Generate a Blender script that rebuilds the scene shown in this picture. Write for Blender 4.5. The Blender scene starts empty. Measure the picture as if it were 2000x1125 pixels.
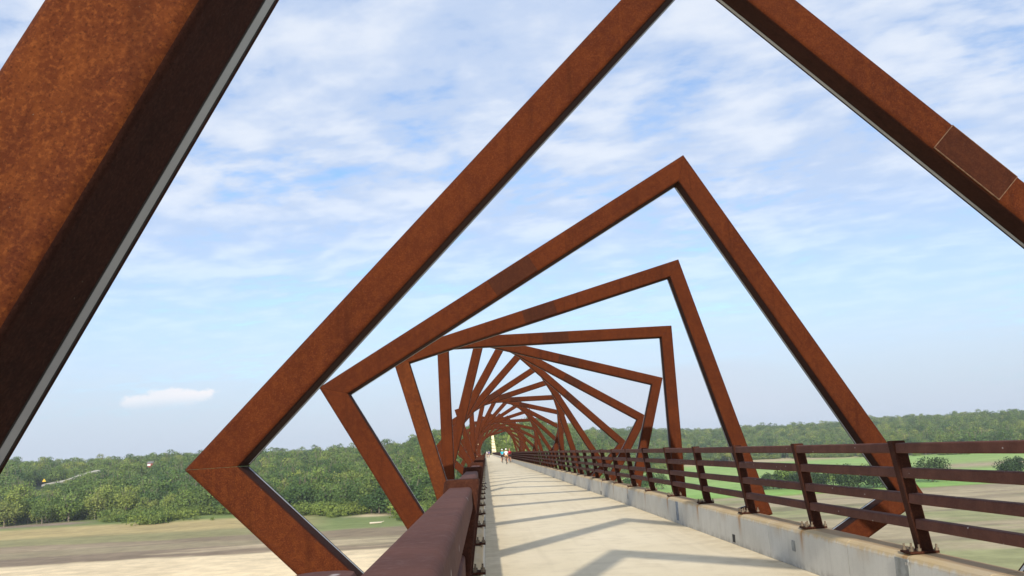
import bpy, bmesh, math, random
import numpy as np
from mathutils import Vector, Matrix
R = math.radians
SC = bpy.context.scene
COL = SC.collection
rng = random.Random(7)
nrng = np.random.default_rng(7)

# ------------------------------------------------------------------ camera, sky, sun, exposure
EYE = 1.5                                     # eye height above the deck
cd = bpy.data.cameras.new('camera'); cam = bpy.data.objects.new('camera', cd); COL.objects.link(cam)
SC.camera = cam
cd.sensor_width = 36; cd.lens = 36 * 1816.1 / 2000
cd.clip_start = 0.05; cd.clip_end = 20000
yaw, pitch, roll = 0.037125, 0.173426, -0.05236
fw = Vector((math.sin(yaw) * math.cos(pitch), math.cos(yaw) * math.cos(pitch), math.sin(pitch)))
r0 = Vector((math.cos(yaw), -math.sin(yaw), 0)); u0 = r0.cross(fw)
rt = r0 * math.cos(roll) + u0 * math.sin(roll); up = u0 * math.cos(roll) - r0 * math.sin(roll)
cam.matrix_world = Matrix(((rt.x, up.x, -fw.x, 0), (rt.y, up.y, -fw.y, 0), (rt.z, up.z, -fw.z, EYE), (0, 0, 0, 1)))

SUN_TO = Vector((-0.14, -2.1, 1.0)).normalized()     # direction towards the sun
sun_el = math.asin(SUN_TO.z); sun_az = math.atan2(SUN_TO.x, SUN_TO.y)
sl = bpy.data.lights.new('sun', 'SUN'); sl.energy = 3.3; sl.angle = R(0.7); sl.color = (1.0, 0.93, 0.80)
so = bpy.data.objects.new('sun', sl); COL.objects.link(so)
so.rotation_euler = (-SUN_TO).to_track_quat('-Z', 'Y').to_euler()
SC.view_settings.view_transform = 'Standard'; SC.view_settings.look = 'None'
SC.view_settings.exposure = 0.60; SC.view_settings.gamma = 1
SC.view_settings.use_curve_mapping = False


class NT:
    """small helper for building node trees"""
    def __init__(s, tree):
        s.t = tree; s.n = tree.nodes; s.l = tree.links
    def new(s, typ, **kw):
        n = s.n.new(typ)
        for k, v in kw.items(): setattr(n, k, v)
        return n
    def set(s, sock, v):
        if isinstance(v, bpy.types.NodeSocket): s.l.new(v, sock)
        elif v is not None:
            if hasattr(sock.default_value, '__len__') and not hasattr(v, '__len__'): v = [v] * len(sock.default_value)
            if hasattr(v, '__len__') and len(v) == 3 and len(sock.default_value) == 4: v = (*v, 1)
            sock.default_value = v
    def math(s, op, a, b=None, c=None, clamp=False):
        n = s.new('ShaderNodeMath', operation=op, use_clamp=clamp)
        s.set(n.inputs[0], a)
        if b is not None: s.set(n.inputs[1], b)
        if c is not None: s.set(n.inputs[2], c)
        return n.outputs[0]
    def vmath(s, op, a, b=None):
        n = s.new('ShaderNodeVectorMath', operation=op); s.set(n.inputs[0], a)
        if b is not None:
            if op == 'SCALE': s.set(n.inputs['Scale'], b)
            else: s.set(n.inputs[1], b)
        return n.outputs[0]
    def noise(s, vec, scale, detail=4, rough=.55, dist=0, lac=2.0):
        n = s.new('ShaderNodeTexNoise'); s.set(n.inputs['Vector'], vec); n.inputs['Scale'].default_value = scale
        n.inputs['Detail'].default_value = detail; n.inputs['Roughness'].default_value = rough
        n.inputs['Distortion'].default_value = dist; n.inputs['Lacunarity'].default_value = lac
        return n.outputs[0]
    def voro(s, vec, scale, feature='F1'):
        n = s.new('ShaderNodeTexVoronoi', feature=feature); s.set(n.inputs['Vector'], vec); n.inputs['Scale'].default_value = scale
        return n.outputs[0]
    def step(s, v, a, b, lo=0., hi=1.):
        n = s.new('ShaderNodeMapRange', interpolation_type='SMOOTHSTEP'); s.set(n.inputs[0], v)
        n.inputs[1].default_value = a; n.inputs[2].default_value = b; n.inputs[3].default_value = lo; n.inputs[4].default_value = hi
        return n.outputs[0]
    def mix(s, f, a, b, blend='MIX'):
        n = s.new('ShaderNodeMix', data_type='RGBA', blend_type=blend)
        s.set(n.inputs[0], f); s.set(n.inputs[6], a); s.set(n.inputs[7], b)
        return n.outputs[2]
    def sep(s, v):
        n = s.new('ShaderNodeSeparateXYZ'); s.set(n.inputs[0], v); return n.outputs
    def comb(s, x, y, z):
        n = s.new('ShaderNodeCombineXYZ')
        for i, v in enumerate((x, y, z)): s.set(n.inputs[i], v)
        return n.outputs[0]


# ---- sky: Nishita air with thin broken altocumulus in it
W = bpy.data.worlds.new('World'); SC.world = W; W.use_nodes = True
W.node_tree.nodes.clear(); q = NT(W.node_tree)
sky = q.new('ShaderNodeTexSky', sky_type='NISHITA', sun_disc=False, sun_elevation=sun_el, sun_rotation=sun_az)
sky.air_density = 1.0; sky.dust_density = 1.2; sky.ozone_density = 2.0; sky.altitude = 250
dirn = q.new('ShaderNodeTexCoord').outputs['Generated']
dx, dy, dz = q.sep(q.vmath('NORMALIZE', dirn))
zz = q.math('MAXIMUM', dz, 0.0)
den = q.math('ADD', zz, 0.10)
uvx = q.math('DIVIDE', dx, den); uvy = q.math('DIVIDE', dy, den)
uv = q.comb(uvx, uvy, 0.0)
warp = q.vmath('SCALE', q.noise(uv, 1.1, 2), 0.16)
uvw = q.vmath('ADD', uv, warp)
rot = q.new('ShaderNodeVectorRotate', rotation_type='Z_AXIS'); q.set(rot.inputs['Vector'], uvw); rot.inputs['Angle'].default_value = R(28)
st = q.vmath('MULTIPLY', rot.outputs[0], (1.0, 1.3, 1.0))
n1 = q.noise(st, 4.3, 6, .54, 0.0)
n2 = q.noise(uvw, 0.9, 3, .5)
n3 = q.noise(st, 14.0, 4, .55)
cov = q.math('ADD', q.math('ADD', q.math('MULTIPLY', n1, 0.55), q.math('MULTIPLY', n2, 0.5)), q.math('MULTIPLY', n3, 0.26))
cloud = q.step(cov, 0.415, 0.650)
# the broken sheet thins out towards the horizon, where soft flat bands take over
hi_f = q.step(dz, 0.12, 0.30)
band_uv = q.comb(q.math('MULTIPLY', dx, 1.6), q.math('MULTIPLY', dy, .6), q.math('MULTIPLY', dz, 10.0))
band = q.step(q.noise(band_uv, 1.1, 3, .45), 0.42, 0.68)
lowcl = q.math('MULTIPLY', band, q.step(dz, 0.015, 0.10, 0.75, 0.80))
cl = q.math('MULTIPLY', cloud, q.math('ADD', q.math('MULTIPLY', hi_f, 0.44), 0.48))
cl = q.math('MAXIMUM', cl, q.math('MULTIPLY', lowcl, q.step(dz, 0.30, 0.12)))
SKYK = 0.115
CK = 0.104
airc = q.mix(1.0, sky.outputs[0], (0.94, 1.03, 1.14), 'MULTIPLY')
haze = q.mix(q.step(dz, 0.20, 0.0, 0.0, 0.85), airc, tuple(c / CK for c in (0.300, 0.362, 0.468)))
shade = q.step(n1, 0.40, 0.70)
ccol = q.mix(shade, tuple(c / CK for c in (0.345, 0.415, 0.545)), tuple(c / CK for c in (0.500, 0.535, 0.595)))
ccol = q.mix(q.step(dz, 0.22, 0.05), ccol, tuple(c / CK for c in (0.405, 0.442, 0.515)))
fin = q.mix(cl, haze, ccol)
# one small cumulus low on the left
ca, ce = R(-18.7), 0.0692
az = q.math('ARCTAN2', dx, dy)
lx = q.math('DIVIDE', q.math('SUBTRACT', az, ca), 0.052)
lz = q.math('DIVIDE', q.math('SUBTRACT', q.math('DIVIDE', dz, q.math('SQRT', q.math('ADD', q.math('MULTIPLY', dx, dx), q.math('MULTIPLY', dy, dy)))), ce), 0.0125)
cn = q.noise(q.comb(q.math('MULTIPLY', lx, 1.0), 0.0, q.math('MULTIPLY', lz, .45)), 2.0, 5, .6)
lz2 = q.math('SUBTRACT', lz, q.math('MULTIPLY', lx, 0.32))
rad = q.math('ADD', q.math('MULTIPLY', lx, lx), q.math('MULTIPLY', lz2, lz2))
cm = q.step(q.math('ADD', q.math('SUBTRACT', 1.0, rad), q.math('MULTIPLY', q.math('SUBTRACT', cn, 0.5), 2.6)), 0.10, 0.65)
cm = q.math('MULTIPLY', cm, q.math('ADD', q.step(lz2, -0.8, 0.35, 0.0, 0.75), q.math('MULTIPLY', q.step(lx, -.2, .9), .22)))
fin = q.mix(cm, fin, tuple(c / CK for c in (0.585, 0.575, 0.595)))
bg = q.new('ShaderNodeBackground'); q.set(bg.inputs[0], fin); bg.inputs[1].default_value = SKYK
wo = q.new('ShaderNodeOutputWorld'); q.l.new(bg.outputs[0], wo.inputs[0])


# ------------------------------------------------------------------ materials
def mat(name, build):
    m = bpy.data.materials.new(name); m.use_nodes = True; m.node_tree.nodes.clear()
    t = NT(m.node_tree); o = t.new('ShaderNodeOutputMaterial'); p = t.new('ShaderNodeBsdfPrincipled')
    t.l.new(p.outputs[0], o.inputs[0]); t.o = o; t.p = p
    build(t, p); return m


def put(t, p, col, rough=.8, spec=.3, metal=0, bump=None, bs=.3, bd=.002):
    t.set(p.inputs['Base Color'], col); t.set(p.inputs['Roughness'], rough)
    t.set(p.inputs['Specular IOR Level'], spec); t.set(p.inputs['Metallic'], metal)
    if bump is not None:
        b = t.new('ShaderNodeBump'); b.inputs['Strength'].default_value = bs; b.inputs['Distance'].default_value = bd
        t.set(b.inputs['Height'], bump); t.l.new(b.outputs[0], p.inputs['Normal'])


def ocoord(t, shift=True):
    c = t.new('ShaderNodeTexCoord').outputs['Object']
    if not shift: return c
    r = t.new('ShaderNodeObjectInfo').outputs['Random']
    return t.vmath('ADD', c, t.comb(t.math('MULTIPLY', r, 37.0), t.math('MULTIPLY', r, 11.0), t.math('MULTIPLY', r, 23.0)))


def rust(dark, mid, light, fleck=1.0):
    def b(t, p):
        c = ocoord(t)
        a = t.noise(c, 2.6, 5, .6); f = t.noise(c, 88.0, 5, .68); g = t.noise(c, 150.0, 3, .6); h = t.noise(c, 17.0, 4, .6)
        bg_ = t.noise(c, .85, 3, .5)
        m = t.mix(t.math('ADD', t.math('MULTIPLY', t.step(a, .35, .68), .55), t.math('MULTIPLY', t.step(bg_, .35, .65), .45)), dark, mid)
        m = t.mix(t.math('MULTIPLY', t.step(h, .42, .68), .35), m, light)
        m = t.mix(t.math('MULTIPLY', t.step(f, .47, .68), t.step(a, .3, .7, .45, .85)), m, light)
        m = t.mix(t.math('MULTIPLY', t.step(g, .50, .70), .55), m, tuple(x * .45 for x in dark))
        # water has run straight down the plates
        gp = t.new('ShaderNodeNewGeometry').outputs['Position']
        ws = t.noise(t.vmath('MULTIPLY', gp, (11.0, 11.0, .55)), 1.0, 4, .6)
        m = t.mix(t.math('MULTIPLY', t.step(ws, .52, .74), .42), m, tuple(x * .5 for x in dark))
        m = t.mix(t.math('MULTIPLY', t.step(ws, .40, .26), .30), m, light)
        s = t.noise(t.vmath('MULTIPLY', c, (1.2, 9.0, 22.0)), 1.0, 4, .6)
        m = t.mix(t.math('MULTIPLY', t.step(s, .52, .75), .30), m, tuple(x * .6 for x in dark))
        sp = t.math('MULTIPLY', t.step(t.noise(c, 75.0, 2, .5), .765, .81), .5 * fleck)
        m = t.mix(sp, m, (.40, .32, .26))
        put(t, p, m, t.step(f, .3, .8, .95, .78), .12, 0, t.math('ADD', f, t.math('MULTIPLY', g, .4)), .35, .003)
    return b


M = {}
M['rust'] = mat('weathered_steel', rust((0.0521, 0.0115, 0.0040), (0.0739, 0.0162, 0.0046), (0.1109, 0.0284, 0.0065)))
M['rust_bright'] = mat('bright_orange_weathered_steel', rust((.060, .0145, .0052), (.084, .0215, .0066), (.165, .047, .0100), 1.2))
M['rust_dark'] = mat('weathered_splice_steel', rust((0.0353, 0.0103, 0.0055), (0.0470, 0.0136, 0.0065), (0.0714, 0.0213, 0.0084), .4))
M['rust_mid'] = mat('mottled_weathered_steel', rust((0.0521, 0.0118, 0.0042), (0.0756, 0.0174, 0.0052), (0.1302, 0.0348, 0.0076)))
M['rust_inner'] = mat('shade_darkened_inner_steel', rust((0.0252, 0.0087, 0.0059), (0.0336, 0.0115, 0.0074), (0.0487, 0.0166, 0.0095), .4))  # darker steel for the inner faces, their shade painted into the colour
M['rust_post'] = mat('weathered_post_steel', rust((0.0319, 0.0107, 0.0065), (0.0462, 0.0154, 0.0091), (0.0798, 0.0269, 0.0129)))


def railm(t, p):
    c = ocoord(t)
    a = t.noise(c, 5.0, 5, .6); f = t.noise(c, 70.0, 5, .65)
    m = t.mix(t.step(a, .35, .7), (.088, .0350, .0250), (.122, .0490, .0340))
    m = t.mix(t.math('MULTIPLY', t.step(f, .5, .75), .45), m, (.13, .070, .056))
    d = t.voro(t.vmath('MULTIPLY', c, (1.0, .6, 1.0)), 11.0)
    sp = t.math('MULTIPLY', t.step(t.math('ADD', d, t.math('MULTIPLY', t.noise(c, 60, 2), .10)), .135, .10), .8)
    m = t.mix(sp, m, (.45, .40, .37))
    put(t, p, m, t.step(f, .3, .8, .82, .70), .16, 0, f, .25, .001)
M['rail'] = mat('purple_brown_rail_steel', railm)


def deckm(t, p):
    c = ocoord(t, False)
    a = t.noise(c, .35, 5, .6); b_ = t.noise(c, 2.2, 5, .6); f = t.noise(c, 55, 4, .7)
    broom = t.noise(t.vmath('MULTIPLY', c, (.8, 60.0, 1)), 1.0, 2)
    m = t.mix(t.step(a, .3, .7), (.66, .565, .39), (.74, .64, .46))
    m = t.mix(t.math('MULTIPLY', t.step(b_, .45, .7), .45), m, (.53, .445, .31))
    wl = t.noise(t.vmath('MULTIPLY', c, (3.0, .10, 1)), 1.0, 4, .6)
    m = t.mix(t.math('MULTIPLY', t.step(wl, .5, .75), .35), m, (.50, .42, .29))
    sp = t.step(t.noise(c, 9.0, 3, .6), .70, .76)
    m = t.mix(t.math('MULTIPLY', sp, .35), m, (.36, .29, .20))
    m = t.mix(t.math('MULTIPLY', t.step(f, .5, .8), .35), m, (.50, .43, .32))
    # dust and grit gathered along both edges
    x = t.sep(c)[0]
    e = t.math('MAXIMUM', t.step(x, .5, -.05), t.step(x, 3.0, 3.55))
    e = t.math('MULTIPLY', e, t.step(t.noise(c, 3.0, 6, .7), .38, .66))
    m = t.mix(t.math('MULTIPLY', e, .5), m, (.46, .36, .22))
    put(t, p, m, .9, .15, 0, t.math('ADD', f, t.math('MULTIPLY', broom, .6)), .35, .004)
M['deck'] = mat('path_concrete', deckm)


def kerbm(t, p):
    c = ocoord(t, False); cs = ocoord(t)
    x, y, z = t.sep(c)
    a = t.noise(cs, 1.4, 5, .6); f = t.noise(cs, 45, 4, .7)
    v = t.noise(t.vmath('MULTIPLY', cs, (1, 14, 1.2)), 1.0, 4, .6)
    m = t.mix(t.step(a, .3, .7), (.50, .485, .435), (.60, .585, .53))
    m = t.mix(t.math('MULTIPLY', t.step(v, .5, .72), .28), m, (.38, .36, .32))
    m = t.mix(t.math('MULTIPLY', t.step(f, .5, .8), .3), m, (.30, .28, .24))
    # tan rust wash on the top, drips below each post
    tn = t.math('MULTIPLY', t.step(t.math('ADD', z, t.math('MULTIPLY', t.math('SUBTRACT', v, .5), .10)), .375, .43), t.step(a, .2, .7, .65, 1))
    m = t.mix(tn, m, (.52, .385, .205))
    top = t.math('MULTIPLY', t.step(t.math('ABSOLUTE', x), .06, .11), t.step(z, .44, .455))
    m = t.mix(t.math('MULTIPLY', top, .7), m, (.24, .145, .075))
    yy = t.math('ADD', t.math('SUBTRACT', y, 1.36), t.math('MULTIPLY', t.math('SUBTRACT', v, .5), .22))
    dr = t.math('MULTIPLY', t.step(t.math('ABSOLUTE', yy), .12, .0), t.step(z, .05, .46))
    m = t.mix(t.math('MULTIPLY', dr, .85), m, (.36, .185, .06))
    y3 = t.math('ADD', t.math('SUBTRACT', y, 2.25), t.math('MULTIPLY', t.math('SUBTRACT', v, .5), .6))
    dr = t.math('MULTIPLY', t.step(t.math('ABSOLUTE', y3), .30, .0), t.step(z, .22, .46))
    m = t.mix(t.math('MULTIPLY', dr, .45), m, (.42, .30, .16))
    low = t.math('MULTIPLY', t.step(z, .10, .0), t.step(t.noise(cs, 6, 4), .4, .6))
    m = t.mix(t.math('MULTIPLY', low, .45), m, (.22, .20, .17))
    put(t, p, m, .88, .2, 0, f, .3, .003)
M['kerb'] = mat('stained_concrete', kerbm)


def simple(name, col, rough=.7, spec=.3, metal=0, var=.25, sc=12):
    def b(t, p):
        n = t.noise(ocoord(t), sc, 4, .6)
        m = t.mix(t.step(n, .35, .7), tuple(x * (1 - var) for x in col), tuple(min(1, x * (1 + var)) for x in col))
        put(t, p, m, rough, spec, metal)
    return mat(name, b)
M['strip'] = simple('aluminium_light_channel', (.32, .34, .36), .5, .4, .0, .06, 4)
M['groove'] = simple('dark_recess_shade', (.02, .018, .017), .8)
M['weld'] = simple('pale_weld_seam', (.15, .085, .05), .8, .2, 0, .3, 40)
M['bolt'] = simple('galvanised_bolt', (.16, .12, .08), .55, .4, .3)
M['plate'] = simple('grey_cover_metal', (.24, .25, .24), .6, .4)
M['slate'] = simple('blue_grey_patch', (.20, .23, .27), .7)
M['black'] = simple('dark_slot', (.03, .03, .03), .8)
M['girder'] = simple('girder_steel', (.13, .07, .045), .8)
M['tower'] = simple('cream_tower_stone', (.85, .74, .46), .9, .2, 0, .12, .8)
M['band'] = simple('dark_tower_band', (.10, .085, .06), .9)
M['tyre'] = simple('black_rubber', (.02, .02, .02), .8)
M['bike_dark'] = simple('dark_bike_paint', (.03, .03, .035), .4, .5)
M['bike_red'] = simple('red_bike_paint', (.25, .03, .03), .4, .5)
M['chrome'] = simple('bike_metal', (.4, .4, .4), .35, .5, .8)
for k, c in dict(skin=(.50, .28, .18), white=(.80, .80, .79), teal=(.05, .42, .55), red=(.62, .03, .05), blue=(.06, .12, .42), blackcloth=(.02, .02, .024),
                 tan=(.42, .24, .13), yellow=(.85, .55, .05), barnred=(.35, .07, .06), roofgrey=(.16, .15, .15), log=(.55, .48, .38), road=(.42, .40, .34)).items():
    M[k] = simple(k + '_surface', c, .8, .2, 0, .10, 9)


def leafm(name, ramp):
    def b(t, p):
        r = t.new('ShaderNodeObjectInfo').outputs['Random']
        n = t.new('ShaderNodeValToRGB'); loc = t.new('ShaderNodeObjectInfo').outputs['Location']
        pn = t.noise(t.vmath('MULTIPLY', loc, (1, 1, 0)), .0065, 3, .6)
        t.set(n.inputs[0], t.math('ADD', t.math('MULTIPLY', r, .55), t.step(pn, .30, .70, -.08, .53), clamp=True))
        e = n.color_ramp.elements
        while len(e) < len(ramp): e.new(.5)
        for i, c in enumerate(ramp):
            e[i].position = i / (len(ramp) - 1); e[i].color = (*c, 1)
        at = t.new('ShaderNodeAttribute', attribute_name='tint').outputs['Fac']
        m = t.mix(1.0, n.outputs[0], t.comb(*[t.step(at, 0, 1, lo, hi) for lo, hi in ((.55, 1.55), (.62, 1.42), (.6, 1.2))]), 'MULTIPLY')
        put(t, p, m, .75, .15)
        tr = t.new('ShaderNodeBsdfTranslucent'); t.set(tr.inputs[0], m)
        mx = t.new('ShaderNodeMixShader'); mx.inputs[0].default_value = .22
        t.l.new(p.outputs[0], mx.inputs[1]); t.l.new(tr.outputs[0], mx.inputs[2]); t.l.new(mx.outputs[0], t.o.inputs[0])
    return mat(name, b)
M['leaf'] = leafm('broadleaf_foliage', [(0.042, 0.088, 0.033), (0.066, 0.122, 0.039), (0.055, 0.107, 0.041), (0.099, 0.166, 0.045), (0.082, 0.139, 0.048), (0.139, 0.206, 0.053), (0.112, 0.174, 0.054), (0.178, 0.234, 0.061), (0.218, 0.264, 0.072), (0.198, 0.229, 0.084)])
M['shrub'] = leafm('shrub_foliage', [(0.125, 0.187, 0.041), (0.185, 0.239, 0.059), (0.099, 0.157, 0.039), (0.211, 0.245, 0.069)])
M['bark'] = simple('grey_brown_bark', (.20, .165, .125), .9, .1, 0, .3, 3)


def groundm(t, p):
    c = t.new('ShaderNodeTexCoord').outputs['Object']
    col = t.new('ShaderNodeAttribute', attribute_name='cover').outputs['Color']
    a = t.noise(c, .02, 6, .65); b_ = t.noise(c, .16, 5, .7)
    st_ = t.noise(t.vmath('MULTIPLY', c, (.004, .05, 1)), 1.0, 5, .6)
    k = t.math('ADD', t.step(a, .25, .75, .86, 1.12), t.math('ADD', t.step(b_, .3, .7, -.10, .10), t.step(st_, .3, .7, -.06, .06)))
    m = t.mix(1.0, col, t.comb(k, k, k), 'MULTIPLY')
    put(t, p, m, .95, .1)
M['ground'] = mat('valley_ground', groundm)


# ------------------------------------------------------------------ object helpers
def link(name, me, m=None, parent=None):
    o = bpy.data.objects.new(name, me); COL.objects.link(o)
    if m is not None and me is not None and not me.materials:
        for x in (m if isinstance(m, (list, tuple)) else [m]): me.materials.append(x)
    if parent is not None: o.parent = parent
    return o


def thing(name, label, cat, loc=(0, 0, 0), group=None):
    o = link(name, None); o.location = loc; tag(o, label, cat, group); return o


def tag(o, label, cat, group=None):
    o['label'] = label; o['category'] = cat
    if group: o['group'] = group
    return o


def mesh_from_bm(bm, name, smooth=None):
    me = bpy.data.meshes.new(name); bmesh.ops.recalc_face_normals(bm, faces=bm.faces); bm.to_mesh(me); bm.free()
    if smooth is not None:
        for f in me.polygons: f.use_smooth = True
        me.set_sharp_from_angle(angle=R(smooth))
    return me


def box(bm, x0, x1, y0, y1, z0, z1):
    v = [bm.verts.new(p) for p in ((x0, y0, z0), (x1, y0, z0), (x1, y1, z0), (x0, y1, z0), (x0, y0, z1), (x1, y0, z1), (x1, y1, z1), (x0, y1, z1))]
    for f in ((0, 3, 2, 1), (4, 5, 6, 7), (0, 1, 5, 4), (1, 2, 6, 5), (2, 3, 7, 6), (3, 0, 4, 7)): bm.faces.new([v[i] for i in f])


def boxmesh(name, *a):
    bm = bmesh.new(); box(bm, *a); return mesh_from_bm(bm, name)


def tube(bm, p, q_, r1, r2=None, n=8):
    p, q_ = Vector(p), Vector(q_); r2 = r1 if r2 is None else r2
    d = (q_ - p).normalized(); a = d.orthogonal().normalized(); b = d.cross(a)
    A = [bm.verts.new(p + (a * math.cos(i * 2 * math.pi / n) + b * math.sin(i * 2 * math.pi / n)) * r1) for i in range(n)]
    B = [bm.verts.new(q_ + (a * math.cos(i * 2 * math.pi / n) + b * math.sin(i * 2 * math.pi / n)) * r2) for i in range(n)]
    for i in range(n): bm.faces.new((A[i], A[(i + 1) % n], B[(i + 1) % n], B[i]))
    bm.faces.new(A[::-1]); bm.faces.new(B)


def rrect(w, h, r, seg=4, guard=.003):
    """rounded rectangle section (0..w, 0..h) with support points beside each bend"""
    out = []
    for cx, cy, a0 in ((w - r, h - r, 0), (r, h - r, 90), (r, r, 180), (w - r, r, 270)):
        pts = [(cx + r * math.cos(R(a0 + 90 * i / seg)), cy + r * math.sin(R(a0 + 90 * i / seg))) for i in range(seg + 1)]
        t0 = (-math.sin(R(a0)), math.cos(R(a0))); t1 = (-math.sin(R(a0 + 90)), math.cos(R(a0 + 90)))
        out.append((pts[0][0] - t0[0] * guard, pts[0][1] - t0[1] * guard)); out += pts
        out.append((pts[-1][0] + t1[0] * guard, pts[-1][1] + t1[1] * guard))
    return out


def smooth_noise(x, y, s, seed=0):
    """lattice value noise on arrays"""
    x = np.asarray(x) / s; y = np.asarray(y) / s
    xi = np.floor(x).astype(np.int64); yi = np.floor(y).astype(np.int64); fx = x - xi; fy = y - yi
    fx = fx * fx * (3 - 2 * fx); fy = fy * fy * (3 - 2 * fy)
    def h(a, b):
        v = (a * 374761393 + b * 668265263 + seed * 974634777) & 0xffffffff
        v = ((v ^ (v >> 13)) * 1274126177) & 0xffffffff
        return ((v ^ (v >> 16)) & 0xffff) / 65535.0
    return (h(xi, yi) * (1 - fx) + h(xi + 1, yi) * fx) * (1 - fy) + (h(xi, yi + 1) * (1 - fx) + h(xi + 1, yi + 1) * fx) * fy


def fbm(x, y, s, seed=0, o=4):
    return sum(smooth_noise(x, y, s / 2 ** i, seed + i) / 2 ** i for i in range(o)) / sum(1 / 2 ** i for i in range(o))


# ------------------------------------------------------------------ terrain
FLOOR = EYE - 28.0
T_K = [-1.2, -.51, -.40, -.33, -.22, -.14, -.07, -.025, .02, .06, .10, .16, .22, .32, .45, .60, 1.2]
YB_K = [560, 560, 585, 575, 535, 495, 455, 480, 480, 500, 640, 930, 1240, 1230, 1040, 930, 900]      # where the slope of the bluff begins
L_K = [700, 700, 720, 760, 780, 760, 620, 70, 70, 330, 700, 950, 1000, 1000, 1000, 1000, 1000]        # how far it takes to rise
Z_K = [-2, -1, 0, 0, -4, -5, -5, -1.0, -1.0, 3, 6, 10, 9, 10, 11, 10, 10]                              # height it rises to


def base_y(t): return np.interp(t, T_K, YB_K)


def terrain(x, y):
    x = np.asarray(x, float); y = np.asarray(y, float)
    t = x / np.maximum(y, 30.0)
    yb = base_y(t) + (fbm(x, y, 90, 3) - .5) * 34
    s = np.clip((y - yb) / np.interp(t, T_K, L_K), 0, 1); s = s ** .85; s = s * s * (3 - 2 * s)
    z = FLOOR + s * (np.interp(t, T_K, Z_K) - FLOOR)
    roll_ = (fbm(x, y, 240, 11) - .5) * 15 * np.clip(s * 1.6, 0, 1) * np.clip((np.abs(x - 1.7) - 25) / 150, 0, 1)
    z = z + roll_ + (fbm(x, y, 60, 5) - .5) * 1.2 * (1 - s)
    m = np.clip((y - 600) / 320, 0, 1); z = z + 8.0 * m * m * (3 - 2 * m) * np.clip((.10 - np.abs(t)) / .05, 0, 1)
    return z


def ground_colors(x, y):
    t = x / np.maximum(y, 30.0)
    w = (fbm(x, y, 70, 21) - .5) * 20 + (fbm(x, y, 14, 31, 3) - .5) * 8
    yy = y + w
    C = np.zeros((len(x), 3))
    def bands(stops):
        ys = [s[0] for s in stops]
        return np.stack([np.interp(yy, ys, [s[1][i] for s in stops]) for i in range(3)], 1)
    sand, mud, tan, brown, ytan, yel, grn = (.72, .575, .365), (.245, .185, .125), (.30, .245, .15), (.26, .20, .128), (.275, .25, .12), (.43, .335, .155), (.165, .21, .065)
    left = bands([(0, sand), (306, sand), (311, mud), (336, mud), (342, tan), (362, tan), (368, brown), (392, brown), (398, ytan), (432, ytan), (450, yel), (508, yel), (535, grn), (3000, (.10, .14, .05))])
    mid = bands([(0, sand), (303, sand), (308, brown), (316, mud), (324, tan), (345, tan), (352, brown), (392, brown), (402, (.20, .235, .085)), (470, (.175, .215, .075)), (500, (.13, .18, .06)), (3000, (.10, .14, .05))])
    wl = np.clip((t + .22) / .06, 0, 1)[:, None]
    L = left * (1 - wl) + mid * wl
    # thin pale sand streaks in the mud
    s1 = np.clip((fbm(x * .22, y, 16, 41, 3) - .63) / .05, 0, 1) * np.clip((390 - yy) / 30, 0, 1) * .35
    L = L * (1 - s1[:, None]) + np.array(sand) * s1[:, None]
    mudp = np.clip((-.40 - t) / .03, 0, 1) * np.exp(-((yy - 560) / 22.0) ** 2)
    L = L * (1 - mudp[:, None]) + np.array((.27, .20, .15)) * mudp[:, None]
    cut = np.exp(-((t + .118) / .022) ** 2) * np.exp(-((y - 487 - 80 * (t + .118)) / 13.0) ** 2)
    cut = np.clip(cut * 1.6 * np.clip(fbm(x, y, 12, 51) * 2 - .1, 0, 1), 0, 1)
    L = L * (1 - cut[:, None]) + np.array((.62, .50, .31)) * cut[:, None]
    dry, drygrn, field = (.385, .315, .195), (.25, .27, .115), (.235, .39, .095)
    right = bands([(0, dry), (452, dry), (462, (.24, .30, .09)), (472, field), (560, (.24, .36, .105)), (640, (.265, .39, .11)), (735, (.25, .345, .11)), (760, (.29, .39, .12)), (1010, (.26, .39, .11)), (1090, (.33, .37, .13)), (1130, (.44, .36, .20)), (1230, (.40, .33, .18)), (1270, (.10, .14, .05)), (3000, (.09, .13, .05))])
    g = np.clip((fbm(x * .35, y, 34, 61) - .50) / .12, 0, 1) * np.clip((452 - yy) / 20, 0, 1) * .75
    right = right * (1 - g[:, None]) + np.array(drygrn) * g[:, None]
    dk = np.clip((fbm(x * .3, y, 22, 71) - .55) / .1, 0, 1) * np.clip((470 - yy) / 20, 0, 1) * .5
    right = right * (1 - dk[:, None]) + np.array((.20, .155, .11)) * dk[:, None]
    bp = np.clip((t - .47) / .03, 0, 1) * np.exp(-((yy - 700) / 45.0) ** 2)
    right = right * (1 - bp[:, None]) + np.array((.36, .29, .18)) * bp[:, None]
    wr = np.clip((x + 2) / 12, 0, 1)[:, None]
    C = L * (1 - wr) + right * wr
    wood = np.clip((y - base_y(t)) / 40, 0, 1) * np.where((t > .18), np.clip((y - base_y(t) - 10) / 30, 0, 1), 1)
    C = C * (1 - wood[:, None]) + np.array((.060, .085, .030)) * wood[:, None]
    return C


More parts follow.
